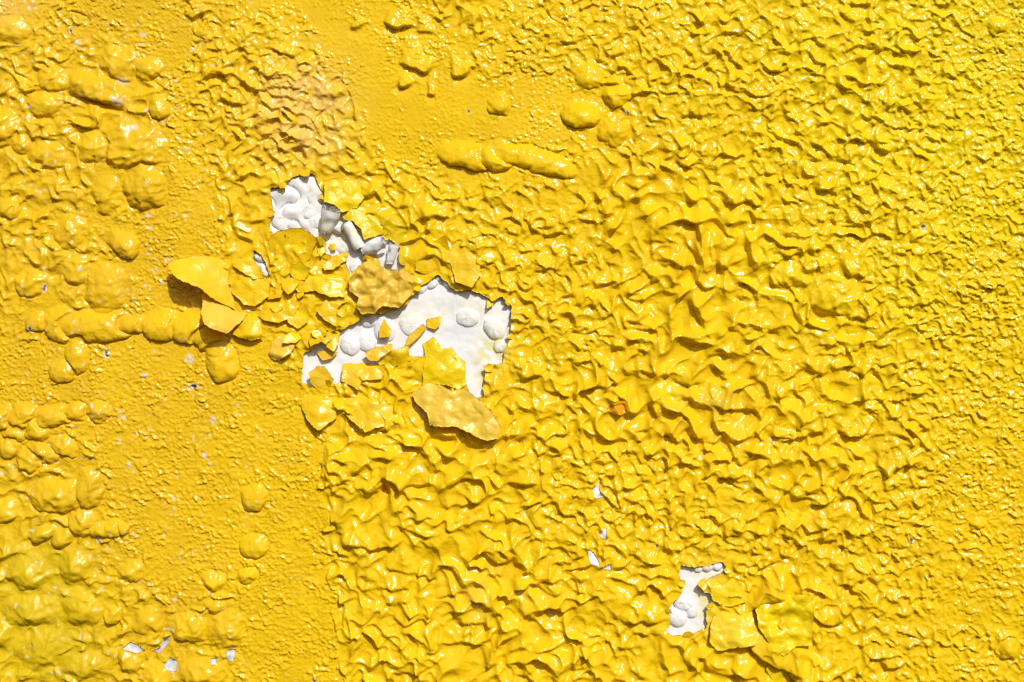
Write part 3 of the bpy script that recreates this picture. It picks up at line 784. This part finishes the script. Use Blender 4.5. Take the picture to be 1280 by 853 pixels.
# ------------------------------------------------------------------ flakes of yellow film standing off the wall
def film_height(x, y):
    return float(H[int(np.clip((y + 60) / STEP, 0, NY - 1)), int(np.clip((x + 60) / STEP, 0, NX - 1))])
def flake(name, poly, z0, rise, direction, tint, parent, power=1.6, bow=2.0, crumple=1.6, thick=1.1, dull=0.2, seed=0, rag=1.05, roll=0.0, fs=1.0, hinge=5.0):
    """a torn piece of film: its outline in photograph pixels, hinged at height z0 and rising in a direction"""
    P = np.array(poly, float)
    stp = 0.9 if np.ptp(P[:, 0]) < 60 else 1.1
    X, Y = np.meshgrid(np.arange(P[:, 0].min() - 3, P[:, 0].max() + 3, stp), np.arange(P[:, 1].min() - 3, P[:, 1].max() + 3, stp))
    d = sdf_poly(X, Y, poly) + rag * (1.4 * pnoise(X / 6, Y / 6, 160 + seed) + 0.4 * pnoise(X / 3.0, Y / 3.0, 161 + seed))
    dn = np.array(direction, float); dn /= np.linalg.norm(dn)
    t = X * dn[0] + Y * dn[1]
    pr = P @ dn
    t = np.clip((t - pr.min()) / (np.ptp(pr) + 1e-6), 0, 1)
    sd = X * -dn[1] + Y * dn[0]; ps = P @ np.array([-dn[1], dn[0]])
    s = (sd - ps.min()) / (np.ptp(ps) + 1e-6) * 2 - 1
    h = z0 + rise * t ** power + bow * (1 - s * s) * (0.3 + 0.7 * t) - roll * sst(0.72, 1.05, t) ** 1.5
    h = h - hinge * sst(0.30, 0.0, t) + (0.22 * rise) * np.sin(s * 2.6 + seed) * t
    h = h + crumple * (2.2 * pnoise(X / 24 / fs, Y / 24 / fs, 170 + seed) + 1.5 * sabs(pnoise(X / 19 / fs + .3 * pnoise(X / 9, Y / 9, 3), Y / 19 / fs, 173 + seed), .06) + 0.35 * pnoise(X / 9, Y / 9, 171 + seed)) + 0.25 * pnoise(X / 3, Y / 3, 172)
    gy, gx = np.gradient(d, stp); g2 = np.maximum(gx * gx + gy * gy, 0.15)
    mvv = np.abs(d) < 0.75 * stp
    X2 = np.where(mvv, X - d * gx / g2, X); Y2 = np.where(mvv, Y - d * gy / g2, Y)
    keep = 0.25 * (d[:-1, :-1] + d[1:, :-1] + d[1:, 1:] + d[:-1, 1:]) < 0
    II = np.arange(X.size).reshape(X.shape)
    qd = np.stack([II[:-1, :-1], II[1:, :-1], II[1:, 1:], II[:-1, 1:]], -1)[keep]
    ev = []
    kk = np.pad(keep, 1)
    JJ = np.pad(II, ((0, 0), (0, 0)))
    j, i = np.nonzero(kk[1:-1, 1:] != kk[1:-1, :-1]); a, b = II[j, i], II[j + 1, i]
    lk = kk[1:-1, :][j, i]
    ev.append(np.stack([np.where(lk, a, b), np.where(lk, b, a)], -1))
    j, i = np.nonzero(kk[1:, 1:-1] != kk[:-1, 1:-1]); a, b = II[j, i], II[j, i + 1]
    tk = kk[:, 1:-1][j, i]
    ev.append(np.stack([np.where(tk, b, a), np.where(tk, a, b)], -1))
    ev = np.concatenate(ev)
    u, inv = compact(np.concatenate([qd.ravel(), ev.ravel()]))
    qq = inv[:qd.size].reshape(-1, 4); rr = inv[qd.size:].reshape(-1, 2)
    x, y, z = X2.ravel()[u], Y2.ravel()[u], h.ravel()[u]
    n = len(u)
    co = np.concatenate([to_world(x, y, z), to_world(x, y, z - thick)])
    quads = np.concatenate([qq, qq[:, ::-1] + n, np.stack([rr[:, 1], rr[:, 0], rr[:, 0] + n, rr[:, 1] + n], -1)])
    tt = np.broadcast_to(np.array(tint), (n, 3)).copy()
    vn = pnoise(x / 14, y / 14, 180 + seed)
    tt = tt * (1 + 0.10 * vn[:, None])
    back = tt * np.array([0.98, 0.92, 1.0])
    cc = np.concatenate([np.concatenate([tt, back]), np.full((2 * n, 1), 1 - dull)], -1)
    o = raw_mesh(name, to_coat(co) if parent is not None else co, quads, M_FLAKE, parent, cc)
    return o

R2 = lambda p: Z(200, 310, 5.333, p)
R3 = lambda p: Z(370, 330, 4.414, p)
R5 = lambda p: Z(460, 410, 5.333, p)
R6 = lambda p: Z(320, 213, 4.0, p)
R7 = lambda p: Z(640, 640, 4.0, p)
R8 = lambda p: Z(960, 640, 4.0, p)
MIXY = YEL * 0.7 + PEACH * 0.3
FL = [
 # upper big curl and the pale one under it
 ("curled_flake", R2([(88,118),(130,92),(200,70),(280,58),(400,66),(462,108),(470,250),(500,330),(517,412),(430,372),(380,342),(300,272),(200,232),(140,195)]), 7, 27, (-0.75, 0.65), YEL, dict(power=1.7, bow=8, crumple=1.0, seed=1, dull=0.4, roll=3)),
 ("curled_flake", R2([(285,312),(330,300),(370,350),(430,375),(510,420),(592,430),(570,480),(480,572),(440,560),(390,540),(340,512),(308,440),(310,360)]), 11, 22, (-0.5, 0.85), MIXY * np.array([1.05, 1.02, 1.2]), dict(power=1.0, bow=7, crumple=1.0, seed=2, rag=1.1, dull=0.45, roll=4)),
 ("rolled_flake", R2([(495,572),(560,500),(600,440),(655,440),(690,520),(698,600),(640,618),(560,600)]), 9, 9, (0.1, 1.0), YEL, dict(power=0.8, bow=6, crumple=1.2, roll=8, seed=3)),
 ("rolled_flake", R2([(738,690),(760,620),(830,560),(905,580),(915,640),(890,700),(800,752),(750,735)]), 5, 9, (-0.3, 0.9), MIXY * np.array([1.0, 1.0, 1.3]), dict(power=0.7, bow=8, crumple=2.2, roll=9, seed=4)),
 ("torn_flake", R2([(1048,420),(1110,350),(1232,320),(1262,350),(1192,400),(1185,440),(1195,536),(1110,482)]), 9, 7, (-0.2, 0.9), YEL * 0.95 + DULL * 0.05, dict(power=1.2, bow=2, crumple=1.2, seed=5)),
 ("torn_flake", R2([(470,180),(600,200),(700,212),(742,240),(742,322),(650,392),(580,382),(480,290)]), 7, 7, (0.3, 0.9), YEL, dict(power=1.5, bow=3, crumple=2.2, seed=6)),
 ("torn_flake", R2([(465,90),(560,40),(610,40),(650,120),(700,200),(640,215),(590,180),(500,130)]), 7, 5, (0.3, 0.8), YEL, dict(power=1.5, bow=2, crumple=1.6, seed=7)),
 ("torn_flake", R2([(640,400),(780,330),(930,390),(900,460),(810,500),(720,490),(650,450)]), 8, 4, (0.2, 1.0), YEL, dict(power=1.2, bow=4, crumple=2.0, seed=8)),
 ("torn_flake", R2([(880,200),(1000,160),(1180,165),(1250,230),(1240,330),(1150,330),(1040,290),(930,300),(880,260)]), 8, 5, (0.0, 1.0), YEL, dict(power=1.2, bow=3, crumple=2.0, seed=9)),
 # flakes around the upper opening
 ("torn_flake", R6([(75,335),(110,312),(170,296),(232,288),(300,335),(312,360),(290,400),(282,440),(225,478),(185,516),(163,470),(110,440),(60,430),(66,380)]), 7, 10, (0.35, -0.9), YEL * np.array([1, 1.0, 1]), dict(power=2.0, bow=-5, crumple=1.0, seed=10)),
 ("torn_flake", R6([(338,478),(382,440),(420,418),(466,408),(456,452),(400,496),(350,503)]), 8, 4, (-0.3, 0.8), YEL, dict(power=1.0, bow=2, crumple=1.4, seed=11)),
 ("torn_flake", R6([(308,380),(345,368),(358,402),(332,434),(313,412)]), 7, 3, (0.3, 0.8), LEMON, dict(power=1.0, bow=1, crumple=1.0, seed=12)),
 ("lumpy_flake", R6([(500,520),(570,440),(602,424),(640,492),(740,502),(795,520),(785,620),(722,692),(640,680),(600,718),(540,722),(505,682),(522,640),(470,602),(468,550)]), 9, 6, (0.1, 0.9), DULL * np.array([1.0, 0.97, 1.0]), dict(power=1.0, bow=5, crumple=3.6, seed=13, dull=0.35, fs=0.62)),
 ("torn_flake", R6([(345,60),(420,40),(520,60),(560,120),(510,190),(440,215),(400,178),(350,165),(350,120)]), 8, 6, (-0.6, 0.6), LEMON, dict(power=1.4, bow=3, dull=0.3, crumple=2.4, seed=14)),
 ("torn_flake", R6([(440,250),(470,200),(560,180),(640,250),(640,320),(600,332),(545,350),(530,300),(490,258)]), 8, 4, (-0.6, 0.6), LEMON * 0.7 + GREENISH * 0.3, dict(power=1.4, bow=3, dull=0.3, crumple=2.2, seed=15)),
 ("torn_flake", R6([(800,450),(870,370),(950,330),(980,420),(1000,500),(960,530),(900,500),(850,520),(800,500)]), 7, 8, (-0.3, -0.8), YEL, dict(power=1.6, bow=-3, crumple=1.4, seed=16)),
 ("torn_flake", R6([(950,320),(1040,380),(1110,440),(1130,520),(1080,590),(1000,560),(985,500),(960,420)]), 7, 8, (0.0, 1.0), YEL * 0.9 + DULL * 0.1, dict(power=1.4, bow=3, crumple=1.2, seed=17)),
 ("torn_flake", R6([(1152,640),(1185,645),(1188,675),(1155,692)]), 3, 5, (0.0, 1.0), YEL, dict(power=1.0, bow=1, crumple=0.6, seed=18, rag=0.4)),
 # around and below the large opening
 ("torn_flake", R5([(290,440),(340,402),(400,362),(480,376),(560,418),(640,398),(700,440),(770,500),(830,560),(892,660),(862,732),(790,747),(680,692),(600,652),(500,652),(420,640),(400,560),(330,502)]), 15, 11, (0.25, 0.95), DULL * 1.05, dict(power=1.1, bow=5, crumple=2.2, seed=19, dull=0.3)),
 ("torn_flake", R5([(368,290),(390,200),(366,110),(430,58),(470,100),(490,142),(560,128),(600,190),(650,230),(654,380),(600,412),(540,382),(470,374),(370,392)]), 5, 6, (0.3, 0.7), LEMON, dict(power=1.0, bow=3, crumple=2.0, seed=20)),
 ("torn_flake", R5([(70,235),(170,150),(270,115),(280,190),(390,190),(385,300),(360,380),(290,400),(150,330)]), 5, 5, (0.0, -1.0), YEL, dict(power=1.4, bow=-2, crumple=2.4, seed=21)),
 ("torn_flake", R3([(382,490),(440,460),(532,440),(535,475),(450,535),(405,532)]), 6, 6, (-0.5, 0.8), OCHRE, dict(power=1.0, bow=1, crumple=1.0, seed=22)),
 ("torn_flake", R3([(82,600),(130,560),(165,565),(212,640),(192,692),(130,698),(85,652)]), 4, 7, (-0.6, -0.4), YEL * 0.8 + PEACH * 0.2, dict(power=1.0, bow=3, crumple=1.5, seed=23)),
 ("torn_flake", R3([(262,550),(350,548),(430,550),(488,600),(482,637),(370,642),(352,694),(258,642)]), 5, 8, (0.1, 0.9), YEL * 0.9 + PEACH * 0.1, dict(power=1.0, bow=2, crumple=1.5, seed=24)),
 ("torn_flake", R3([(172,380),(247,364),(242,440),(216,487),(172,452)]), 7, 5, (0.1, 0.9), YEL, dict(power=1.0, bow=2, crumple=0.8, seed=25)),
 ("torn_flake", Z(320,426,4,[(270,400),(230,330),(250,250),(330,240),(390,280),(410,380),(350,430),(320,446)]), 8, 7, (0.0, 1.0), YEL, dict(power=1.5, bow=2, crumple=1.6, seed=26)),
 ("torn_flake", Z(320,426,4,[(430,310),(520,260),(620,280),(700,330),(690,420),(600,435),(553,455),(490,400),(440,360)]), 8, 8, (0.0, 1.0), YEL, dict(power=1.5, bow=2, crumple=1.8, seed=27)),
 # beside the lower right opening
 ("curled_flake", R7([(1030,470),(1110,466),(1192,474),(1200,540),(1227,600),(1215,640),(1100,662),(1018,682),(980,640),(985,560)]), 7, 17, (0.05, 1.0), LEMON * 0.85 + PEACH * 0.15, dict(power=1.2, bow=3, crumple=2.6, seed=28, roll=5, fs=0.9)),
 ("curled_flake", R8([(-70,440),(60,400),(205,403),(214,500),(206,570),(207,652),(130,655),(66,702),(10,668),(-20,620),(-60,560)]), 13, 10, (0.5, 0.85), LEMON, dict(power=1.2, bow=-3, crumple=3.4, seed=29, fs=0.8)),
 ("torn_flake", R7([(1000,330),(1080,310),(1180,390),(1170,440),(1080,470),(1000,440),(985,390)]), 6, 5, (0.3, 0.9), LEMON, dict(power=1.2, bow=2, crumple=1.6, seed=30)),
 ("torn_flake", R8([(10,690),(70,720),(90,790),(140,860),(60,880),(-20,780)]), 7, 6, (-0.9, 0.1), LEMON, dict(power=1.2, bow=2, crumple=1.4, seed=31)),
]
for name, poly, z0, rise, dr, tint, kw in FL:
    flake(name, poly, z0, rise, dr, tint, coat, **kw)

# small ragged scraps still hanging on along the tears
rs = np.random.default_rng(23)
def along(poly, t):
    P = np.array(poly + [poly[0]]); L = np.concatenate([[0], np.cumsum(np.linalg.norm(np.diff(P, axis=0), axis=1))])
    k = min(np.searchsorted(L, t * L[-1], side='right') - 1, len(P) - 2)
    return P[k] + (P[k + 1] - P[k]) * (t * L[-1] - L[k]) / (L[k + 1] - L[k] + 1e-9)
for poly, ts in ((A_OPEN, (0.03, 0.09, 0.17, 0.29, 0.37, 0.56, 0.70, 0.78, 0.86, 0.94)), (B_OPEN, (0.03, 0.08, 0.14, 0.24, 0.42, 0.47, 0.54, 0.60, 0.79, 0.86, 0.91)), (C_OPEN, (0.05, 0.2, 0.33, 0.45, 0.62, 0.8, 0.93))):
    cen = np.array(poly).mean(0)
    for t in ts:
        c = along(poly, t) + rs.normal(0, 1.2, 2)
        a0 = rs.random() * 6.28; n = int(rs.integers(5, 8)); R = rs.uniform(3.5, 8.5)
        pts = [(c[0] + R * rs.uniform(0.6, 1.25) * math.cos(a0 + 6.283 * q / n), c[1] + R * rs.uniform(0.5, 1.0) * math.sin(a0 + 6.283 * q / n)) for q in range(n)]
        flake("torn_scrap", pts, film_height(c[0] + (c[0] - cen[0]) * 0.06, c[1] + (c[1] - cen[1]) * 0.06) + 0.2, rs.uniform(1.5, 5.5), cen - c + 1e-3, [YEL, LEMON, YEL][int(rs.integers(3))], coat, power=1.2, bow=rs.uniform(-1, 2), crumple=0.9, seed=int(rs.integers(50, 90)), rag=0.8)
for q in range(13):                                  # and in the shredded strip left of the openings
    c = np.array([rs.uniform(325, 415), rs.uniform(338, 425)])
    a0 = rs.random() * 6.28; n = int(rs.integers(5, 8)); R = rs.uniform(8, 15)
    pts = [(c[0] + R * rs.uniform(0.6, 1.3) * math.cos(a0 + 6.283 * w / n), c[1] + R * rs.uniform(0.45, 0.9) * math.sin(a0 + 6.283 * w / n)) for w in range(n)]
    flake("torn_scrap", pts, film_height(c[0], c[1]) + rs.uniform(2, 6), rs.uniform(3, 8), (rs.normal(), rs.uniform(0.2, 1)), [YEL, YEL, LEMON][int(rs.integers(3))], coat, power=1.2, bow=rs.uniform(-2, 3), crumple=1.2, seed=int(rs.integers(50, 90)), rag=0.9)

# loose chips lying on the bare white: each can be picked off
CHIPS = [
 (R3([(488,303),(532,370),(522,402),(463,407),(464,360)]), "small triangular yellow paint chip sitting on a round white bubble", 8, YEL, 41),
 (R3([(722,305),(800,290),(797,340),(770,362),(726,350)]), "small square yellow paint chip alone on bare white undercoat", 2.5, YEL * 0.9 + OCHRE * 0.1, 42),
 (R3([(606,440),(620,400),(700,330),(722,350),(690,395),(640,440),(612,455)]), "narrow curved yellow paint chip lying across bare white undercoat", 4, OCHRE, 43),
 (R3([(118,492),(160,470),(232,490),(202,522),(150,534)]), "dull ochre paint chip lying flat at the bottom of the white bubbles", 3, OCHRE * 0.8 + DULL * 0.2, 44),
 (Z(320, 213, 4, [(125,100),(140,88),(150,100),(140,122)]), "tiny yellow paint chip stuck on the uppermost white patch", 7, YEL, 45),
 (Z(320, 213, 4, [(366,372),(398,368),(404,398),(378,404)]), "tiny yellow paint chip on white beside the rolled white strips", 5, YEL, 46),
]
for poly, lab, z0, tint, sd in CHIPS:
    P = np.array(poly); c = P.mean(0)
    o = flake("paint_chip", poly, z0, 3.0, (0.3, 0.8), tint, None, power=1.0, bow=1.0, crumple=0.6, thick=1.0, seed=sd, rag=0.35, hinge=0.0)
    base = to_world(np.array(c[0]), np.array(c[1]), np.array(z0))
    o.data.transform(__import__("mathutils").Matrix.Translation(-Vector(base)))
    o.location = Vector(base)
    tag(o, lab, "paint chip", "loose paint chips on the bare white")
